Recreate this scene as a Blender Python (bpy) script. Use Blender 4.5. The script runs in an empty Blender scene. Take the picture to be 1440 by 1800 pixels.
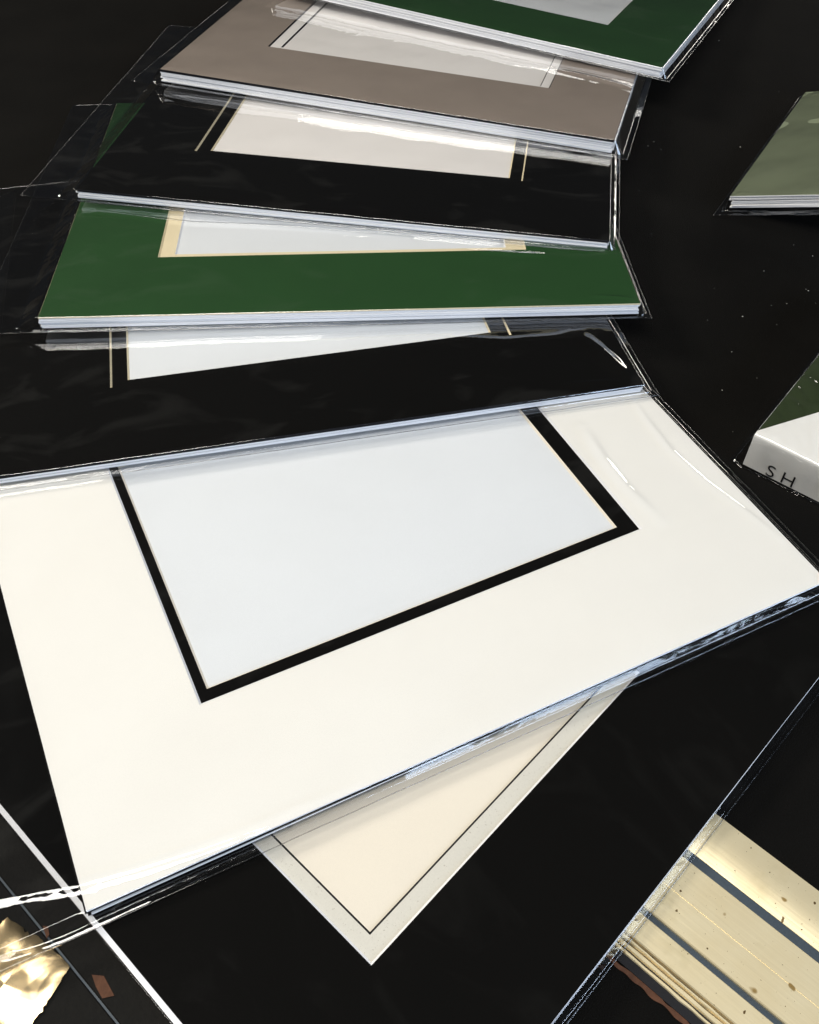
import bpy, bmesh, math, random
from mathutils import Vector, Matrix, noise
random.seed(7)
S = bpy.context.scene
COL = S.collection

# ------------------------------------------------------------------ camera
cd = bpy.data.cameras.new('camera')
cam = bpy.data.objects.new('camera', cd); COL.objects.link(cam)
cd.sensor_fit = 'VERTICAL'; cd.sensor_height = 36.0; cd.lens = 1725.08 / 1800 * 36
cd.clip_start = 0.01; cd.clip_end = 60
cam.matrix_world = Matrix.Translation((0, 0, 0.5592)) @ Matrix.Rotation(0.70870636, 4, 'X') @ Matrix.Rotation(0.01670689, 4, 'Z')
S.camera = cam
# ------------------------------------------------------------------ light
w = bpy.data.worlds.new('World'); S.world = w; w.use_nodes = True
w.node_tree.nodes['Background'].inputs[0].default_value = (0.75, 0.85, 1, 1)
w.node_tree.nodes['Background'].inputs[1].default_value = 0.012
def area(name, loc, target, sx, sy, power, col):
    l = bpy.data.lights.new(name, 'AREA'); l.shape = 'RECTANGLE'; l.size = sx; l.size_y = sy
    l.energy = power; l.color = col
    o = bpy.data.objects.new(name, l); COL.objects.link(o); o.location = loc
    o.rotation_euler = (Vector(target) - Vector(loc)).to_track_quat('-Z', 'Y').to_euler()
    return o
area('overhead_lamp', (-0.55, -0.06, 2.3), (0, 0.5, 0), 1.5, 0.7, 38, (1.0, 0.96, 0.885))
area('side_lamp', (-2.1, 1.6, 1.7), (0, 0.55, 0), 0.62, 0.62, 42, (1.0, 0.94, 0.84))
area('window_light', (2.15, -1.05, 1.0), (0, 0.6, 0), 1.9, 1.1, 50, (0.64, 0.78, 1.0))
area('ridge_glint_lamp', (2.25, 3.1, 0.62), (0, 0.5, 0), 2.2, 0.38, 13, (1.0, 0.95, 0.86))  # added strip lamp, no known window; placed so film ridges catch glints
S.view_settings.view_transform = 'Standard'; S.view_settings.look = 'None'
S.view_settings.exposure = 0.47; S.view_settings.gamma = 1
S.cycles.transparent_max_bounces = 32

# ------------------------------------------------------------------ materials
def nt(name):
    m = bpy.data.materials.new(name); m.use_nodes = True
    n = m.node_tree; b = n.nodes['Principled BSDF']; return m, n, b
def N(n, t, **kw):
    q = n.nodes.new(t)
    for k, v in kw.items():
        if isinstance(k, str) and hasattr(q, k): setattr(q, k, v)
    return q
def paper(name, col, rough=.8, var=.06, spec=.3, scale=900, bump=.06, speck=None):
    m, n, b = nt(name)
    b.inputs['Roughness'].default_value = rough; b.inputs['Specular IOR Level'].default_value = spec
    tc = N(n, 'ShaderNodeTexCoord')
    nz = N(n, 'ShaderNodeTexNoise'); nz.inputs['Scale'].default_value = scale; nz.inputs['Detail'].default_value = 3
    n.links.new(tc.outputs['Object'], nz.inputs['Vector'])
    big = N(n, 'ShaderNodeTexNoise'); big.inputs['Scale'].default_value = 14; big.inputs['Detail'].default_value = 4
    n.links.new(tc.outputs['Object'], big.inputs['Vector'])
    ad = N(n, 'ShaderNodeMath', operation='ADD'); n.links.new(nz.outputs['Fac'], ad.inputs[0]); n.links.new(big.outputs['Fac'], ad.inputs[1])
    mr = N(n, 'ShaderNodeMapRange'); mr.inputs['From Min'].default_value = .6; mr.inputs['From Max'].default_value = 1.4
    mr.inputs['To Min'].default_value = 1 - var; mr.inputs['To Max'].default_value = 1 + var * .6
    n.links.new(ad.outputs[0], mr.inputs['Value'])
    vm = N(n, 'ShaderNodeVectorMath', operation='SCALE'); vm.inputs[0].default_value = col
    n.links.new(mr.outputs[0], vm.inputs['Scale'])
    out = vm.outputs[0]
    if speck:
        vo = N(n, 'ShaderNodeTexNoise'); vo.inputs['Scale'].default_value = speck[1]; vo.inputs['Detail'].default_value = 2
        n.links.new(tc.outputs['Object'], vo.inputs['Vector'])
        r = N(n, 'ShaderNodeMapRange'); r.inputs['From Min'].default_value = speck[2]; r.inputs['From Max'].default_value = speck[2] + .05
        n.links.new(vo.outputs['Fac'], r.inputs['Value'])
        mx = N(n, 'ShaderNodeMix', data_type='RGBA'); n.links.new(r.outputs[0], mx.inputs[0])
        n.links.new(out, mx.inputs[6]); mx.inputs[7].default_value = (*speck[0], 1); out = mx.outputs[2]
    n.links.new(out, b.inputs['Base Color'])
    bp = N(n, 'ShaderNodeBump'); bp.inputs['Strength'].default_value = bump; bp.inputs['Distance'].default_value = .0006
    n.links.new(nz.outputs['Fac'], bp.inputs['Height']); n.links.new(bp.outputs[0], b.inputs['Normal'])
    return m
M = {}
M['white'] = paper('warm_white_board', (.84, .83, .79), var=.035)
M['cool'] = paper('cool_white_board', (.75, .78, .81), var=.03)
M['cream'] = paper('cream_board', (.80, .70, .48), var=.05)
M['pale'] = paper('pale_board', (.86, .835, .815), var=.02)
M['ivory'] = paper('ivory_board', (.80, .74, .63), var=.03)
M['black'] = paper('black_board', (.0034, .0031, .0026), rough=.8, var=.2, spec=.05)
M['green'] = paper('green_board', (.016, .064, .016), rough=.8, var=.12, spec=.2, scale=1400, bump=.12)
M['glare_green'] = paper('glare_paled_green_board', (.17, .20, .13), rough=.8, var=.12, scale=1400)  # green board colour lightened and greyed to carry the sleeve's glare
M['olive'] = paper('dark_olive_board', (.022, .036, .010), rough=.8, var=.2)
M['taupe'] = paper('taupe_board', (.30, .252, .215), rough=.75, var=.16, scale=1500, bump=.15)
M['speckled'] = paper('speckled_grey_board', (.66, .64, .57), var=.06, speck=((.44, .40, .34), 1000, .67))
M['core'] = paper('white_board_core', (.88, .89, .92), rough=.85, var=.10, scale=1500, bump=.3)
M['blackcore'] = paper('black_board_core', (.010, .010, .012), rough=.7, var=.2, spec=.2)
M['kraft'] = paper('brown_kraft_paper', (.085, .034, .016), var=.5, scale=300, bump=.4)
M['ink'] = paper('black_ink', (.006, .006, .008), rough=.5)
M['groove'] = paper('dark_slate_groove', (.05, .065, .08), rough=.5, var=.2)

def film_mat(name, tint=.975, rough=.05, k=1.9, haze=.0055):
    m = bpy.data.materials.new(name); m.use_nodes = True; n = m.node_tree; n.nodes.clear()
    out = N(n, 'ShaderNodeOutputMaterial'); mix = N(n, 'ShaderNodeMixShader')
    tr = N(n, 'ShaderNodeBsdfTransparent'); tr.inputs[0].default_value = (tint, tint, tint, 1)
    gl = N(n, 'ShaderNodeBsdfGlossy'); gl.inputs['Roughness'].default_value = rough
    geo = N(n, 'ShaderNodeNewGeometry')
    ior = N(n, 'ShaderNodeMapRange'); ior.inputs['To Min'].default_value = 1.5; ior.inputs['To Max'].default_value = 1 / 1.5
    n.links.new(geo.outputs['Backfacing'], ior.inputs['Value'])
    fr = N(n, 'ShaderNodeFresnel'); n.links.new(ior.outputs[0], fr.inputs['IOR'])
    mu = N(n, 'ShaderNodeMath', operation='MULTIPLY'); mu.use_clamp = True; mu.inputs[1].default_value = k
    n.links.new(fr.outputs[0], mu.inputs[0]); n.links.new(mu.outputs[0], mix.inputs[0])
    n.links.new(tr.outputs[0], mix.inputs[1]); n.links.new(gl.outputs[0], mix.inputs[2])
    tc = N(n, 'ShaderNodeTexCoord'); nz = N(n, 'ShaderNodeTexNoise'); nz.inputs['Scale'].default_value = 26
    nz.inputs['Detail'].default_value = 3; nz.inputs['Distortion'].default_value = .6
    n.links.new(tc.outputs['Object'], nz.inputs['Vector'])
    bp = N(n, 'ShaderNodeBump'); bp.inputs['Strength'].default_value = .35; bp.inputs['Distance'].default_value = .0012
    n.links.new(nz.outputs['Fac'], bp.inputs['Height']); n.links.new(bp.outputs[0], gl.inputs['Normal'])
    # smudgy diffuse haze in soft patches, standing in for faint mottled reflections
    s1 = N(n, 'ShaderNodeTexNoise'); s1.inputs['Scale'].default_value = 11; s1.inputs['Detail'].default_value = 5; s1.inputs['Distortion'].default_value = 1.5
    mp = N(n, 'ShaderNodeMapping'); mp.inputs['Scale'].default_value = (1, 1.8, 1); n.links.new(tc.outputs['Object'], mp.inputs[0]); n.links.new(mp.outputs[0], s1.inputs['Vector'])
    rr = N(n, 'ShaderNodeMapRange'); rr.inputs['From Min'].default_value = .52; rr.inputs['From Max'].default_value = .66; rr.inputs['To Max'].default_value = haze
    n.links.new(s1.outputs['Fac'], rr.inputs['Value'])
    df = N(n, 'ShaderNodeBsdfDiffuse'); df.inputs[0].default_value = (.8, .8, .74, 1)
    m2 = N(n, 'ShaderNodeMixShader'); n.links.new(rr.outputs[0], m2.inputs[0]); n.links.new(mix.outputs[0], m2.inputs[1]); n.links.new(df.outputs[0], m2.inputs[2])
    n.links.new(m2.outputs[0], out.inputs[0]); return m
M['film'] = film_mat('clear_plastic_film', rough=.02, k=2.5)
M['low_haze_film'] = film_mat('low_haze_plastic_film', haze=.002)
M['seam'] = film_mat('plastic_film_seam', tint=.8, rough=.15, k=2.5)

def gold_mat():
    m, n, b = nt('worn_gold_leaf')
    b.inputs['Metallic'].default_value = .6; b.inputs['Roughness'].default_value = .40
    tc = N(n, 'ShaderNodeTexCoord')
    def nz(scale, det, vec=None, sc=(1, 1, 1)):
        mp = N(n, 'ShaderNodeMapping'); mp.inputs['Scale'].default_value = sc
        n.links.new(tc.outputs['Object'], mp.inputs[0])
        q = N(n, 'ShaderNodeTexNoise'); q.inputs['Scale'].default_value = scale; q.inputs['Detail'].default_value = det
        n.links.new(mp.outputs[0], q.inputs['Vector']); return q
    a = nz(60, 4); sp = nz(260, 1); st = nz(500, 2, sc=(.05, 1, 1)); bl = nz(95, 1)
    def step(q, lo, w):
        r = N(n, 'ShaderNodeMapRange'); r.inputs['From Min'].default_value = lo; r.inputs['From Max'].default_value = lo + w
        n.links.new(q.outputs['Fac'], r.inputs['Value']); return r
    mx = N(n, 'ShaderNodeMix', data_type='RGBA'); n.links.new(a.outputs['Fac'], mx.inputs[0])
    mx.inputs[6].default_value = (.96, .85, .58, 1); mx.inputs[7].default_value = (.86, .72, .44, 1)
    cur = mx.outputs[2]
    for q, lo, wd, col in ((sp, .745, .02, (.16, .10, .04, 1)), (bl, .73, .03, (.40, .27, .10, 1)), (st, .76, .10, (.66, .55, .3, 1)), (nz(28, 6), .60, .12, (.74, .63, .38, 1)), (nz(900, 1), .76, .02, (.25, .17, .08, 1))):
        r = step(q, lo, wd); k = N(n, 'ShaderNodeMix', data_type='RGBA'); n.links.new(r.outputs[0], k.inputs[0])
        n.links.new(cur, k.inputs[6]); k.inputs[7].default_value = col; cur = k.outputs[2]
    n.links.new(cur, b.inputs['Base Color'])
    bp = N(n, 'ShaderNodeBump'); bp.inputs['Strength'].default_value = .22; bp.inputs['Distance'].default_value = .0003
    n.links.new(st.outputs['Fac'], bp.inputs['Height']); n.links.new(bp.outputs[0], b.inputs['Normal'])
    return m
M['gold'] = gold_mat()
def glare_foil_mat():  # mirror-like gold for the stand-in glare patch
    m, n, b = nt('glare_gold_foil')
    b.inputs['Metallic'].default_value = 1; b.inputs['Roughness'].default_value = .20
    b.inputs['Base Color'].default_value = (.80, .62, .36, 1)
    return m
M['foil'] = glare_foil_mat()
M['cloth'] = paper('black_table_cloth', (.0032, .0029, .0024), rough=.9, var=.5, spec=.08, scale=1100, bump=1.0)
M['leather'] = paper('black_leatherette', (.006, .0056, .0048), rough=.7, var=.4, spec=.10, scale=420, bump=.6)
M['lint'] = paper('white_lint', (.6, .6, .55))

# ------------------------------------------------------------------ helpers
def link(name, me, parent=None, mats=()):
    o = bpy.data.objects.new(name, me); COL.objects.link(o)
    for m in mats: me.materials.append(M[m])
    if parent: o.parent = parent
    return o
def mesh(name, V, F, mi=None, smooth=False):
    me = bpy.data.meshes.new(name); me.from_pydata(V, [], F)
    if mi: me.polygons.foreach_set('material_index', mi)
    if smooth: me.polygons.foreach_set('use_smooth', [True] * len(F))
    me.update(); return me
def thing(name, label, cat, mat, group=None):
    o = bpy.data.objects.new(name, None); COL.objects.link(o); o.matrix_world = mat
    o.empty_display_size = .05
    o['label'] = label; o['category'] = cat
    if group: o['group'] = group
    return o
def board(name, parent, x0, x1, y0, y1, zt, th, face, core, hole=None, yaw=0, side=None, bev=0.0):
    """mat board; face colour on top, core on sides; hole=(a,b,c,d) with 45 degree bevel; slightly uneven cut edges"""
    V = []; F = []; MI = []
    nx = 14
    def ring(a, b, c, d, z, j):
        r = []
        for i in range(nx): r.append((a + (b - a) * i / nx, c, z))
        for i in range(nx): r.append((b, c + (d - c) * i / nx, z))
        for i in range(nx): r.append((b - (b - a) * i / nx, d, z))
        for i in range(nx): r.append((a, d - (d - c) * i / nx, z))
        return [(x + random.uniform(-j, j), y + random.uniform(-j, j), z) for x, y, z in r]
    n = nx * 4
    e = .00018
    R = []
    if hole:
        a, b, c, d = hole
        R.append(ring(a + th, b - th, c + th, d - th, zt - th, .00002)); MI0 = 1
        R.append(ring(a, b, c, d, zt, .00002))
    R.append(ring(x0 + e, x1 - e, y0 + e + bev, y1 - e, zt, 0))
    R.append(ring(x0, x1, y0, y1, zt - e * 1.4, .00010))
    R.append(ring(x0, x1, y0, y1, zt - th + e, .00010))
    R.append(ring(x0 + e, x1 - e, y0 + e, y1 - e, zt - th, 0))
    for r in R: V += r
    k = len(R)
    for q in range(k - 1):
        for i in range(n):
            j = (i + 1) % n
            F.append((q * n + i, q * n + j, (q + 1) * n + j, (q + 1) * n + i))
            if hole and q < 2: MI.append(1 - q)
            else: MI.append(1 if (bev and q == (2 if hole else 0)) else 2)
    if hole:
        for i in range(n):
            j = (i + 1) % n
            F.append(((k - 1) * n + i, (k - 1) * n + j, j, i)); MI.append(2)
    else:
        F.append(tuple(range(n))[::-1]); MI.append(0)
        F.append(tuple((k - 1) * n + i for i in range(n))); MI.append(1)
    if yaw:
        cs, sn = math.cos(yaw), math.sin(yaw)
        cy = (y0 + y1) / 2
        V = [(x * cs - (y - cy) * sn, cy + x * sn + (y - cy) * cs, z) for x, y, z in V]
    me = mesh(name, V, F, MI)
    bm = bmesh.new(); bm.from_mesh(me); bmesh.ops.recalc_face_normals(bm, faces=bm.faces); bm.to_mesh(me); bm.free()
    return link(name, me, parent, (face, core, side or core))

def samples(a, b, lo, hi, step):
    """grid lines from a to b, dense close to lo and hi (the board's edges)"""
    s = set()
    x = a
    while x < b: s.add(round(x, 5)); x += step
    s.add(b)
    for e in (lo, hi):
        for i in range(-34, 35):
            q = e + i * .0004
            if a < q < b: s.add(round(q, 5))
    L = sorted(s); out = [L[0]]
    for q in L[1:]:
        if q - out[-1] > .00025: out.append(q)
    return out
def segdist(px, py, ax, ay, bx, by):
    dx, dy = bx - ax, by - ay; L = dx * dx + dy * dy
    t = max(0, min(1, ((px - ax) * dx + (py - ay) * dy) / L)) if L else 0
    return math.hypot(px - ax - t * dx, py - ay - t * dy), t
def prof(t, foot=.78):
    # taut plastic: tight shoulder, straight slope, soft foot where it meets the table
    k = .08
    u = t / foot
    if u < k: return (u * u / (2 * k)) / (1 - k)
    if u < 1 - k: return (u - k / 2) / (1 - k)
    if u < 1: return 1 - ((1 - u) ** 2 / (2 * k)) / (1 - k)
    return 1.0
def sleeve(parent, W, D, T, over=(.05, .012, .009, .03), ridges=(), seed=0, step=.0022, amp=.00045, top=.0008, crumple=1.0, floor=None, lfrac=.5, shoulder=1.0, lowl=None, sheet='film'):
    """clear bag: a wrinkled sheet over the boards that folds down past their edges to a flat welded rim"""
    x0, x1, y0, y1 = -W / 2, W / 2, 0, D
    X = samples(x0 - over[0], x1 + over[1], x0, x1, step); Y = samples(y0 - over[2], y1 + over[3], y0, y1, step)
    # ridges: (points, height, width); finer lines near each
    low = -(T - .0012)
    V = []
    nx = len(X)
    RB = []
    for pts, h, wd in ridges:
        RB.append((min(p[0] for p in pts) - 4 * wd, max(p[0] for p in pts) + 4 * wd, min(p[1] for p in pts) - 4 * wd, max(p[1] for p in pts) + 4 * wd))
    for y in Y:
        for x in X:
            ox = max(x0 - .0004 - x, x - x1 - .0004, 0); oy = max(y0 - .0004 - y, y - y1 - .0004, 0)
            sx = ox / ((lfrac if over[0] > .02 else .85) * over[0] if x < 0 else over[1] * .85) if ox else 0
            sy = oy / (over[2] * .85 if y < y0 else over[3] * .85) if oy else 0
            t = min(1, math.hypot(sx, sy))
            n1 = noise.noise(Vector((x * 22 + seed * 7.3, y * 22, seed)))
            n2 = noise.noise(Vector((x * 70 + 31 + seed, y * 55, seed + 5)))
            n3 = noise.noise(Vector((x * 9 + 3, y * 14 + seed * 3, seed + 9)))
            z = top + amp * (n1 * .8 + n3 * 1.2) + amp * .10 * n2
            # gently rounded shoulder just inside the board edge
            din = min(x - x0, x1 - x, y - y0, y1 - y)
            if t > 0:
                z -= .00035 * shoulder
                s = prof(t, .78 - .23 * (sy / (sx + sy)) if sx + sy > 0 else .78); lw = lowl if (lowl is not None and x < x0 and y > y0) else low
                z = z * (1 - s) + lw * s
                cr = math.sin(min(t, 1) * math.pi)
                z += crumple * cr * (.00016 * noise.noise(Vector((x * 150, y * 150, seed + 2))) + .0005 * noise.noise(Vector((x * 35, y * 35, seed + 6))))
                if t >= 1: z = lw + .0005 * noise.noise(Vector((x * 60, y * 60, seed)))
            elif din < .012:
                z += -.00035 * shoulder * (1 - din / .012) ** 2
                # corner puckers
                cx = min(x - x0, x1 - x); cy = min(y - y0, y1 - y)
                if cx < .03 and cy < .03:
                    z += crumple * .0005 * max(0, noise.noise(Vector((x * 120, y * 120, seed + 4)))) * (1 - cx / .03) * (1 - cy / .03)
            for (pts, h, wd), bb in zip(ridges, RB):
                if x < bb[0] or x > bb[1] or y < bb[2] or y > bb[3]: continue
                best = 9; bt = 0; m = len(pts) - 1
                for i in range(m):
                    d, tt = segdist(x, y, *pts[i], *pts[i + 1])
                    if d < best: best = d; bt = (i + tt) / m
                taper = math.sin(math.pi * min(.97, max(.03, bt))) ** .5
                z += h * taper * math.exp(-(best / wd) ** 2)
            if floor is not None: z = max(z, floor)
            V.append((x, y, z))
    F = []
    for j in range(len(Y) - 1):
        for i in range(nx - 1):
            a = j * nx + i; F.append((a, a + 1, a + nx + 1, a + nx))
    o = link('plastic_sleeve', mesh('plastic_sleeve', V, F, smooth=True), parent, (sheet,))
    # welded rim: a narrow raised bead round the border
    B = [V[i] for i in range(nx)] + [V[j * nx + nx - 1] for j in range(1, len(Y))] + [V[(len(Y) - 1) * nx + i] for i in range(nx - 2, -1, -1)] + [V[j * nx] for j in range(len(Y) - 2, 0, -1)]
    B = B[::3]
    cx, cy = (X[0] + X[-1]) / 2, (Y[0] + Y[-1]) / 2
    rv = []; rf = []; n = len(B)
    hw = .0004
    for (x, y, z) in B:
        ux = 1 if x > X[-1] - .0005 else (-1 if x < X[0] + .0005 else 0)
        uy = 1 if y > Y[-1] - .0005 else (-1 if y < Y[0] + .0005 else 0)
        jt = random.uniform(-.00003, .00003)
        for a, b in ((-hw, -.00015), (-hw * .3, .0003 + jt), (hw * .6, .00025), (hw, -.00015)):
            rv.append((x + ux * a, y + uy * a, z + b))
    for i in range(n):
        j = (i + 1) % n
        for q in range(4):
            rf.append((i * 4 + q, i * 4 + (q + 1) % 4, j * 4 + (q + 1) % 4, j * 4 + q))
    link('sleeve_seam', mesh('sleeve_seam', rv, rf, smooth=True), o, ('seam',))
    return o

W = 0.508; D = 0.4216
def pose(x, y, z, yaw, tilt):
    return Matrix.Translation((x, y, z)) @ Matrix.Rotation(yaw, 4, 'Z') @ Matrix.Rotation(tilt, 4, 'X')
GRP = 'sleeved picture mat packs fanned out on the table'
def pack(label, mat, outer, inner, boards, back, ridges=(), seed=0, slv=None, W=W, D=D, fan=.0012, twist=.003, side=None, bev=0.0):
    """outer=(face,core,hole), inner=(face,core,hole) or None, boards=[(face,core,th)], back=index of the board seen in the window"""
    t = thing('mat_pack', label, 'picture mats', mat, GRP)
    z = 0.0; th = .0014
    board('outer_mat', t, -W / 2, W / 2, 0, D, z, th, outer[0], outer[1], outer[2], side=side, bev=bev); z -= th + .00005
    if inner:
        j = random.uniform(0, fan * .5)
        board('inner_mat', t, -W / 2 + j, W / 2 - j, j, D - j, z, th, inner[0], inner[1], inner[2], side=inner[3] if len(inner) > 3 else side); z -= th + .00005
    for k, (fc, cr, bt) in enumerate(boards):
        j = random.uniform(0, fan); jx = random.uniform(-fan, fan)
        board('backing_board' if k == 0 else 'mat_board', t, -W / 2 + jx, W / 2 - .0008 + jx, j, D + j * .3, z, bt, fc, cr, None, random.uniform(-twist, twist))
        z -= bt + .00006
    s = dict(ridges=ridges, seed=seed); s.update(slv or {})
    sleeve(t, W, D, -z, **s)
    return t
CB = lambda n, th=.0014, fc='white', cr='core': [(fc, cr, th)] * n

# ------------------------------------------------------------------ table
tv = [(-1.6, -.7, 0), (1.6, -.7, 0), (1.6, 2.4, 0), (-1.6, 2.4, 0)]
tb = link('table', mesh('table', tv + [(x, y, -.03) for x, y, _ in tv], [(0, 1, 2, 3), (7, 6, 5, 4), (0, 4, 5, 1), (1, 5, 6, 2), (2, 6, 7, 3), (3, 7, 4, 0)]), None, ('cloth',))
tb['kind'] = 'structure'

# ------------------------------------------------------------------ the fanned packs
P = {}
hb = lambda wl, wr, wf: (wl, wr, wf, D - wf)
pack('black mat pack lying crosswise under the white pack, with a speckled grey window mat',
     pose(-.1996, .2028, .0140, -.7431, .001),
     ('black', 'core', hb(-.166, .1682, .0883)), ('speckled', 'blackcore', hb(-.150, .1565, .0990)),
     [('ivory', 'core', .0012), ('black', 'core', .0012)], 0, seed=1,
     slv=dict(over=(.02, .0055, .0006, .01), amp=.00008, crumple=.1, shoulder=0, sheet='low_haze_film'), bev=.0028, D=.462)
pack('large white mat pack in front with a black border round its empty window',
     pose(.0588, .2901, .0232, .4652, -.0145),
     ('white', 'core', hb(-.1612, .1673, .0935)), ('black', 'ivory', hb(-.1535, .1525, .1035), 'blackcore'),
     [('cool', 'core', .0013), ('black', 'blackcore', .0010), ('cool', 'core', .0012), ('black', 'blackcore', .0010)], 0,
     ridges=[([(-.40, .055), (-.281, .023), (-.254, .015), (-.224, .010), (-.19, .006), (-.15, .003), (-.094, .002)], .0016, .0030),
             ([(.239, .215), (.234, .181), (.231, .148), (.235, .11), (.242, .078), (.250, .041)], .0015, .0031),
             ([(.185, .200), (.179, .163), (.178, .131), (.183, .094)], .0024, .0048)],
     seed=2, slv=dict(over=(.055, .012, .008, .02), step=.0014, lfrac=.95, lowl=-.0002))
pack('black mat pack with cream inlay lines, resting on the large white pack',
     pose(-.0617, .5359, .0300, .2256, -.0417),
     ('black', 'cream', hb(-.1640, .1690, .0850)), ('black', 'cream', hb(-.1504, .1533, .0938)),
     [('cool', 'core', .0014)] + CB(3, .0013), 0,
     ridges=[([(.226, .072), (.234, .050), (.240, .030), (.245, .008)], .0030, .0058),
             ([(.12, .090), (.16, .078), (.205, .074), (.235, .08)], .0011, .003),
             ([(.19, .012), (.215, .010), (.24, .006)], .0008, .0025)],
     side='blackcore', seed=3, slv=dict(over=(.055, .012, .0072, .02)))
pack('dark green mat pack with a cream inner border, lying between two black packs',
     pose(-.0589, .6675, .0404, .0642, -.0652),
     ('green', 'cream', hb(-.1664, .1679, .0909)), ('cream', 'core', hb(-.1520, .1500, .0975)),
     [('cool', 'core', .0014)] + CB(5, .0013), 0,
     ridges=[([(-.235, .175), (-.168, .156), (-.14, .148), (-.054, .138), (.062, .118)], .0015, .0028),
             ([(.112, .090), (.164, .081), (.185, .079)], .0014, .0026),
             ([(.215, .012), (.235, .009), (.250, .006)], .0007, .0022)],
     seed=4, slv=dict(over=(.055, .0095, .0072, .02)))
pack('black mat pack with cream inlay lines, lying between the brown pack and the green pack',
     pose(-.0736, .8082, .0426, -.1399, -.0611),
     ('black', 'cream', hb(-.1670, .1680, .0980)), ('black', 'cream', hb(-.1522, .1548, .1043)),
     [('pale', 'core', .0014)] + CB(4, .0012), 0,
     ridges=[([(-.25, .22), (-.20, .205), (-.15, .20)], .0010, .003),
             ([(.19, .18), (.22, .168), (.245, .17)], .0013, .003)],
     side='blackcore', seed=5, slv=dict(over=(.055, .0105, .0072, .02)))
pack('taupe brown mat pack with a pale window mat, second from the back',
     pose(-.0416, 1.0121, .0479, -.2756, -.0632),
     ('taupe', 'blackcore', hb(-.1673, .1672, .1027)), ('pale', 'blackcore', hb(-.1535, .1565, .1090)),
     [('pale', 'core', .0014)] + CB(7, .0014), 0,
     ridges=[([(.165, .155), (.19, .150), (.214, .145), (.254, .135)], .0014, .0035)],
     seed=6, slv=dict(over=(.032, .017, .010, .02), crumple=.5), fan=.002)
pack('dark green mat pack at the top, the last of the fan, over the brown pack',
     pose(.045, 1.2025, .0540, -.453, -.0654),
     ('green', 'core', hb(-.16, .16, .09)), None,
     [('cool', 'core', .0014)] + CB(6, .0014), 0, seed=7, slv=dict(over=(.012, .012, .006, .02), crumple=1.3), fan=.002)

# ------------------------------------------------------------------ pack propped at the right edge
K = Vector((.3189, .8933, .0165)); e1 = Vector((.0468, -.0277, .0190)).normalized(); e2 = Vector((.0991, .1679, 0))
e2 = (e2 - e1 * e2.dot(e1)).normalized(); e3 = e1.cross(e2)
W7, D7 = .30, .26
mt = Matrix((e1, e2, e3)).transposed().to_4x4(); mt.translation = K + e1 * (W7 / 2)
pack('green mat pack by the right edge, its corner in a crumpled bag', mt,
     ('glare_green', 'core', (-.05, .09, .10, .19)), None, [('cool', 'core', .0014)] + CB(7, .0014), 0, seed=8,
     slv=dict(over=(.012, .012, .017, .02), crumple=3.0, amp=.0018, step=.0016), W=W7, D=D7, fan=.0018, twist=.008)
# pile that carries the propped pack, just outside the picture
t = thing('board_pile', 'pile of white mat boards under the slanted green pack at right', 'picture mats', pose(.60, .84, 0, -.52, 0))
for k in range(34):
    board('mat_board', t, -.07 + random.uniform(-.002, .002), .07, 0, .2, .0016 * (k + 1), .0015, 'white', 'core')

# ------------------------------------------------------------------ thick green pack with a white label
t = thing('labelled_mat_pack', 'thick shrink wrapped green pack at the right edge with a white paper label', 'picture mats', pose(.2615, .5353, 0, -.660, 0))
H8 = .033; W8 = .20; D8 = .24
for k in range(13):
    j = random.uniform(0, .0006)
    o = board('mat_board', t, j, W8, .0012 + j, D8, .0024 + k * .00253, .0024, 'olive', 'core')
    if k < 12: o.data.materials[0] = M['white']
# label: a sheet folded over the front edge, its top flap cut on a slant
lb = []
prof = [(-.0006, .0005), (-.0006, .012), (-.0006, .024), (-.0006, H8 - .0015), (-.0002, H8 - .0003), (.0010, H8 + .0002)]
V = []; F = []; nx = 24
for i in range(nx + 1):
    x = .0006 + (W8 - .02) * i / nx
    flap = .0035 + x * 1.75 if x < .05 else .091
    col = prof + [(.0010 + (flap - .001) * q / 3, H8 + .0003) for q in (1, 2, 3)]
    for (yy, zz) in col: V.append((x, yy + .0002 * noise.noise(Vector((x * 60, zz * 60, 1))), zz))
m_ = len(prof) + 3
for i in range(nx):
    for q in range(m_ - 1):
        F.append((i * m_ + q, (i + 1) * m_ + q, (i + 1) * m_ + q + 1, i * m_ + q + 1))
lab = link('paper_label', mesh('paper_label', V, F, smooth=False), t, ('white',))
sm = lab.modifiers.new('thickness', 'SOLIDIFY'); sm.thickness = .0002; sm.offset = -1
for ch, px in (('S', .0185), ('H', .0305)):
    cu = bpy.data.curves.new('letter', 'FONT'); cu.body = ch; cu.size = .0165; cu.extrude = .00004; cu.offset = -.0001
    tmp = bpy.data.objects.new('tmp', cu); COL.objects.link(tmp)
    me = bpy.data.meshes.new_from_object(tmp.evaluated_get(bpy.context.evaluated_depsgraph_get()))
    bpy.data.objects.remove(tmp)
    o = link('letter', me, lab); me.materials.clear(); me.materials.append(M['ink'])
    o.rotation_euler = (math.pi / 2, 0, 0); o.location = (px, -.0011, .0016)
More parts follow.
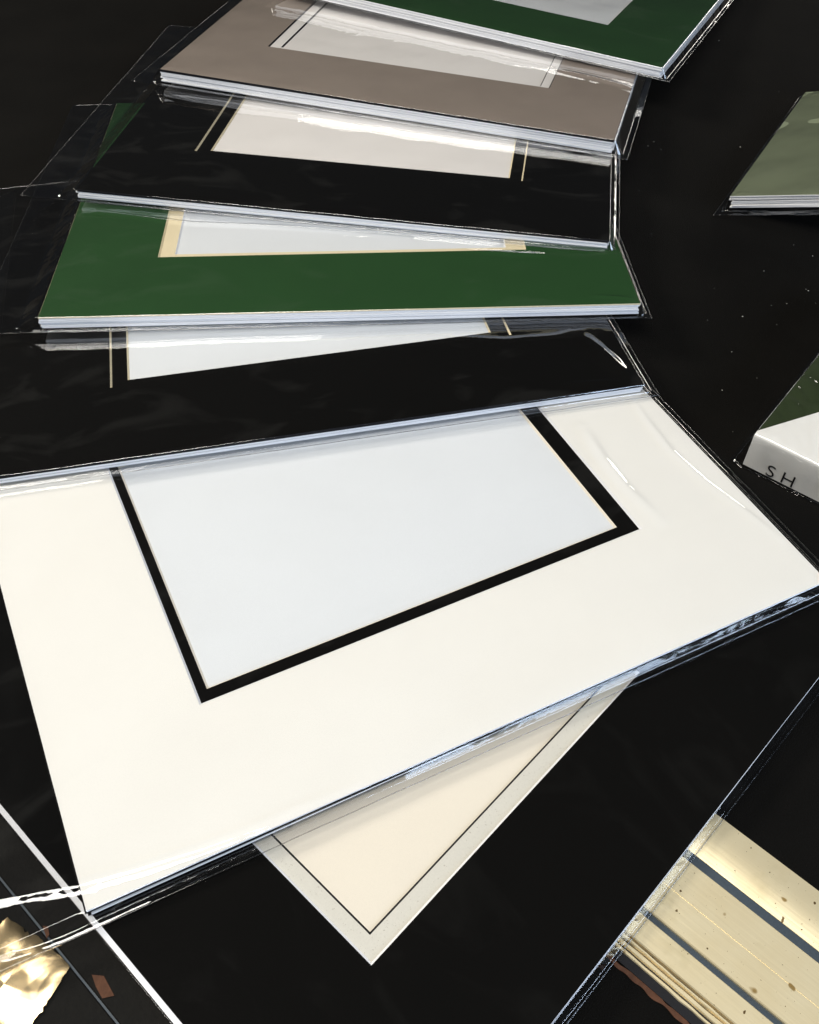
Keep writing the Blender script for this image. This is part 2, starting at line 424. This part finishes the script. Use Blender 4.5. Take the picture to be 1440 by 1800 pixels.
# shrink film over it
V = []; F = []
prof = [(-.0052, .0008), (-.0042, .0016), (-.0030, .008), (-.0022, .020), (-.0016, H8 - .002), (-.0006, H8 + .0006), (.0016, H8 + .0014)]
ys = [.003 + (D8 - .003) * i / 150 for i in range(151)]
col = prof + [(y, H8 + .0016) for y in ys]
xs = [-.010, -.007, -.004, -.0022, -.0012, .0008] + [.0008 + (W8 + .002) * (i + 1) / 150 for i in range(150)]
for x in xs:
    for (yy, zz) in col:
        z = zz
        if x < 0:
            f = min(1, -x / .006); z = zz * (1 - f ** .7) + .001 * f
        on = yy > .003 and x > -.001
        z += ((.0030 * abs(noise.noise(Vector((x * 90 + 30 * yy, yy * 45, 4)))) + .0002 * noise.noise(Vector((x * 300, yy * 260, 9)))) * (1 if yy > .006 + x * 1.2 else .35) if on else .0003 * noise.noise(Vector((x * 150, yy * 110, 4)))) * (1 if zz > .004 else 0)
        y = yy + (.0008 * noise.noise(Vector((x * 90, zz * 90, 7))) if yy < 0 else 0)
        V.append((x, y, max(z, .0006)))
m_ = len(col)
for i in range(len(xs) - 1):
    for q in range(m_ - 1): F.append((i * m_ + q, (i + 1) * m_ + q, (i + 1) * m_ + q + 1, i * m_ + q + 1))
link('shrink_wrap', mesh('shrink_wrap', V, F, smooth=True), t, ('film',))

# ------------------------------------------------------------------ gold frame moulding under the crosswise pack
ang = math.atan2(-.669, .743)
t = thing('gold_frame_moulding', 'worn gold picture frame moulding with dark grooves, bottom right under the black pack', 'picture frame', Matrix.Rotation(ang, 4, 'Z'))
T0, T1 = -.062 + .03, .42          # run along the moulding; local y is the distance across it
def extr(name, prof, mat, parent, t0=T0, t1=T1, seg=40, smooth=True, wob=0.0):
    V = []; F = []; n = len(prof)
    for i in range(seg + 1):
        x = t0 + (t1 - t0) * i / seg
        for (y, z) in prof: V.append((x, y + wob * noise.noise(Vector((x * 120, y * 300, 3))), z))
    for i in range(seg):
        for q in range(n): F.append((i * n + q, (i + 1) * n + q, (i + 1) * n + (q + 1) % n, i * n + (q + 1) % n))
    F.append(tuple(range(n))); F.append(tuple(seg * n + q for q in range(n))[::-1])
    me = mesh(name, V, F)
    bm = bmesh.new(); bm.from_mesh(me); bmesh.ops.recalc_face_normals(bm, faces=bm.faces); bm.to_mesh(me); bm.free()
    if smooth:
        me.polygons.foreach_set('use_smooth', [True] * len(me.polygons))
        me.set_sharp_from_angle(angle=math.radians(35))
    return link(name, me, parent, (mat,))
Z = .0068
arc = [(.2752 + (.3045 - .2752) * i / 12, Z - .0026 + .0026 * math.sin(math.pi * (.06 + .80 * i / 12))) for i in range(13)]
extr('moulding_strip', [(.2752, .001)] + arc + [(.3045, .001)], 'gold', t)
extr('moulding_groove', [(.2688, .0008), (.2688, Z - .0016), (.2749, Z - .0022), (.2749, .0008)], 'groove', t)
extr('moulding_strip', [(.2300, .001), (.2300, Z - .0006), (.2306, Z), (.2482, Z), (.2484, Z - .00025), (.2486, Z), (.2681, Z), (.2687, Z - .0005), (.2687, .001)], 'gold', t)
extr('moulding_groove', [(.2262, .0008), (.2262, Z - .0018), (.2299, Z - .0022), (.2299, .0008)], 'groove', t)
extr('moulding_strip', [(.2122, .001), (.2122, Z - .0010), (.2128, Z - .0004), (.2256, Z - .0004), (.2261, Z - .0010), (.2261, .001)], 'gold', t)
for a, b, zz in ((.2096, .2112, Z - .0016), (.2062, .2088, Z - .0026), (.2034, .2054, Z - .0038)):
    extr('ridge_bead', [(a, .0008), (a, zz - .0006), (a + .0004, zz), (b - .0004, zz), (b, zz - .0006), (b, .0008)], 'gold', t, wob=.0005, seg=120)
extr('moulding_base', [(.1985, .0003), (.1985, .0016), (.2034, .0020), (.2122, .0020), (.3040, .0007), (.3040, .0003)], 'blackcore', t)
extr('backing_paper', [(.1958, .0003), (.1958, .0008), (.1985, .0010), (.1985, .0003)], 'kraft', t, t0=-.035, t1=.085, wob=.0016, seg=90, smooth=False)

# ------------------------------------------------------------------ black folio at the bottom left
t = thing('black_folio', 'black leatherette folio with torn brown tape along its seam, bottom left corner', 'folio', Matrix.Rotation(ang, 4, 'Z'))
extr('folio_cover', [(-.0026, .0005), (-.0026, .0029), (-.0020, .0034), (.0240, .0034), (.0246, .0005)], 'leather', t, t0=-.42, t1=-.06)
extr('folio_cover', [(-.16, .0005), (-.16, .0034), (-.0044, .0034), (-.0038, .0029), (-.0038, .0005)], 'leather', t, t0=-.42, t1=-.06)
extr('folio_spine', [(-.0038, .0004), (-.0038, .0022), (-.0026, .0022), (-.0026, .0004)], 'groove', t, t0=-.42, t1=-.06)
def scrap(pts, z, mat, parent, name, th=.0004):
    n = len(pts); V = [(x, y, z) for x, y in pts] + [(x, y, z - th) for x, y in pts]
    F = [tuple(range(n)), tuple(range(n, 2 * n))[::-1]] + [(i, n + i, n + (i + 1) % n, (i + 1) % n) for i in range(n)]
    me = mesh(name, V, F); bm = bmesh.new(); bm.from_mesh(me); bmesh.ops.recalc_face_normals(bm, faces=bm.faces); bm.to_mesh(me); bm.free()
    return link(name, me, parent, (mat,))
def loc2(x, y):      # world to the local frame turned by ang
    return (x * math.cos(ang) + y * math.sin(ang), -x * math.sin(ang) + y * math.cos(ang))
for pts in ([(-.1962, .1745), (-.1935, .1742), (-.1915, .1700), (-.1925, .1680)],
            [(-.1640, .1500), (-.1575, .1495), (-.1500, .1400), (-.1560, .1385), (-.1605, .1440)]):
    scrap([loc2(*q) for q in pts], .0039, 'kraft', t, 'tape_scrap')

# added gold foil standing in for lamp glare on the film
t = thing('glare_foil', 'added gold foil standing in for film glare in the bottom left corner', 'foil', Matrix.Translation((-.2080, .1440, .0040)))
V = []; F = []; n = 96; m_ = 44
def crease(x, y):
    z = 0
    for q in range(5):
        a = q * 1.31 + .4; u = x * math.cos(a) + y * math.sin(a); v = -x * math.sin(a) + y * math.cos(a)
        z += abs(((u * (38 + 17 * q) + 1.4 * noise.noise(Vector((v * 30, q, 2)))) % 2) - 1) * .0011 / (1 + q * .5)
    return z * .55
for j in range(m_ + 1):
    for i in range(n):
        a = 2 * math.pi * i / n
        sq = 1 / max(abs(math.cos(a + .5)), abs(math.sin(a + .5)))
        r0 = .80 * sq ** .8 + .05 * noise.noise(Vector((math.cos(a) * 2.2, math.sin(a) * 2.2, 8))) + .05 * noise.noise(Vector((math.cos(a) * 12, math.sin(a) * 12, 3)))
        r_ = j / m_ * r0
        x = .031 * r_ * math.cos(a); y = .034 * r_ * math.sin(a)
        V.append((x, y, .0004 + crease(x, y) * (1 - (j / m_) ** 6 * .7)))
for j in range(m_):
    for i in range(n): F.append((j * n + i, (j + 1) * n + i, (j + 1) * n + (i + 1) % n, j * n + (i + 1) % n))
link('glare_foil_sheet', mesh('glare_foil_sheet', V, F, smooth=True), t, ('foil',))

# ------------------------------------------------------------------ lint on the cloth
V = []; F = []
for (x, y, s) in [(.262, .62, .0007), (.335, .79, .0006), (.30, .72, .0008), (.345, .74, .0005), (.28, .67, .0005), (.36, 1.02, .0008), (.37, .76, .0007)] + [(random.uniform(.2, .45), random.uniform(.55, 1.3), random.uniform(.0002, .0005)) for _ in range(26)]:
    b = len(V); k = 5; a0 = random.random() * 6
    for i in range(k): V.append((x + s * random.uniform(.5, 1.3) * math.cos(a0 + i * 1.257), y + s * .6 * math.sin(a0 + i * 1.257), .0005))
    V.append((x, y, .0009))
    for i in range(k): F.append((b + i, b + (i + 1) % k, b + k))
o = link('lint', mesh('lint', V, F), None, ('lint',)); o['kind'] = 'stuff'; o['label'] = 'specks of white lint on the black cloth'; o['category'] = 'lint'
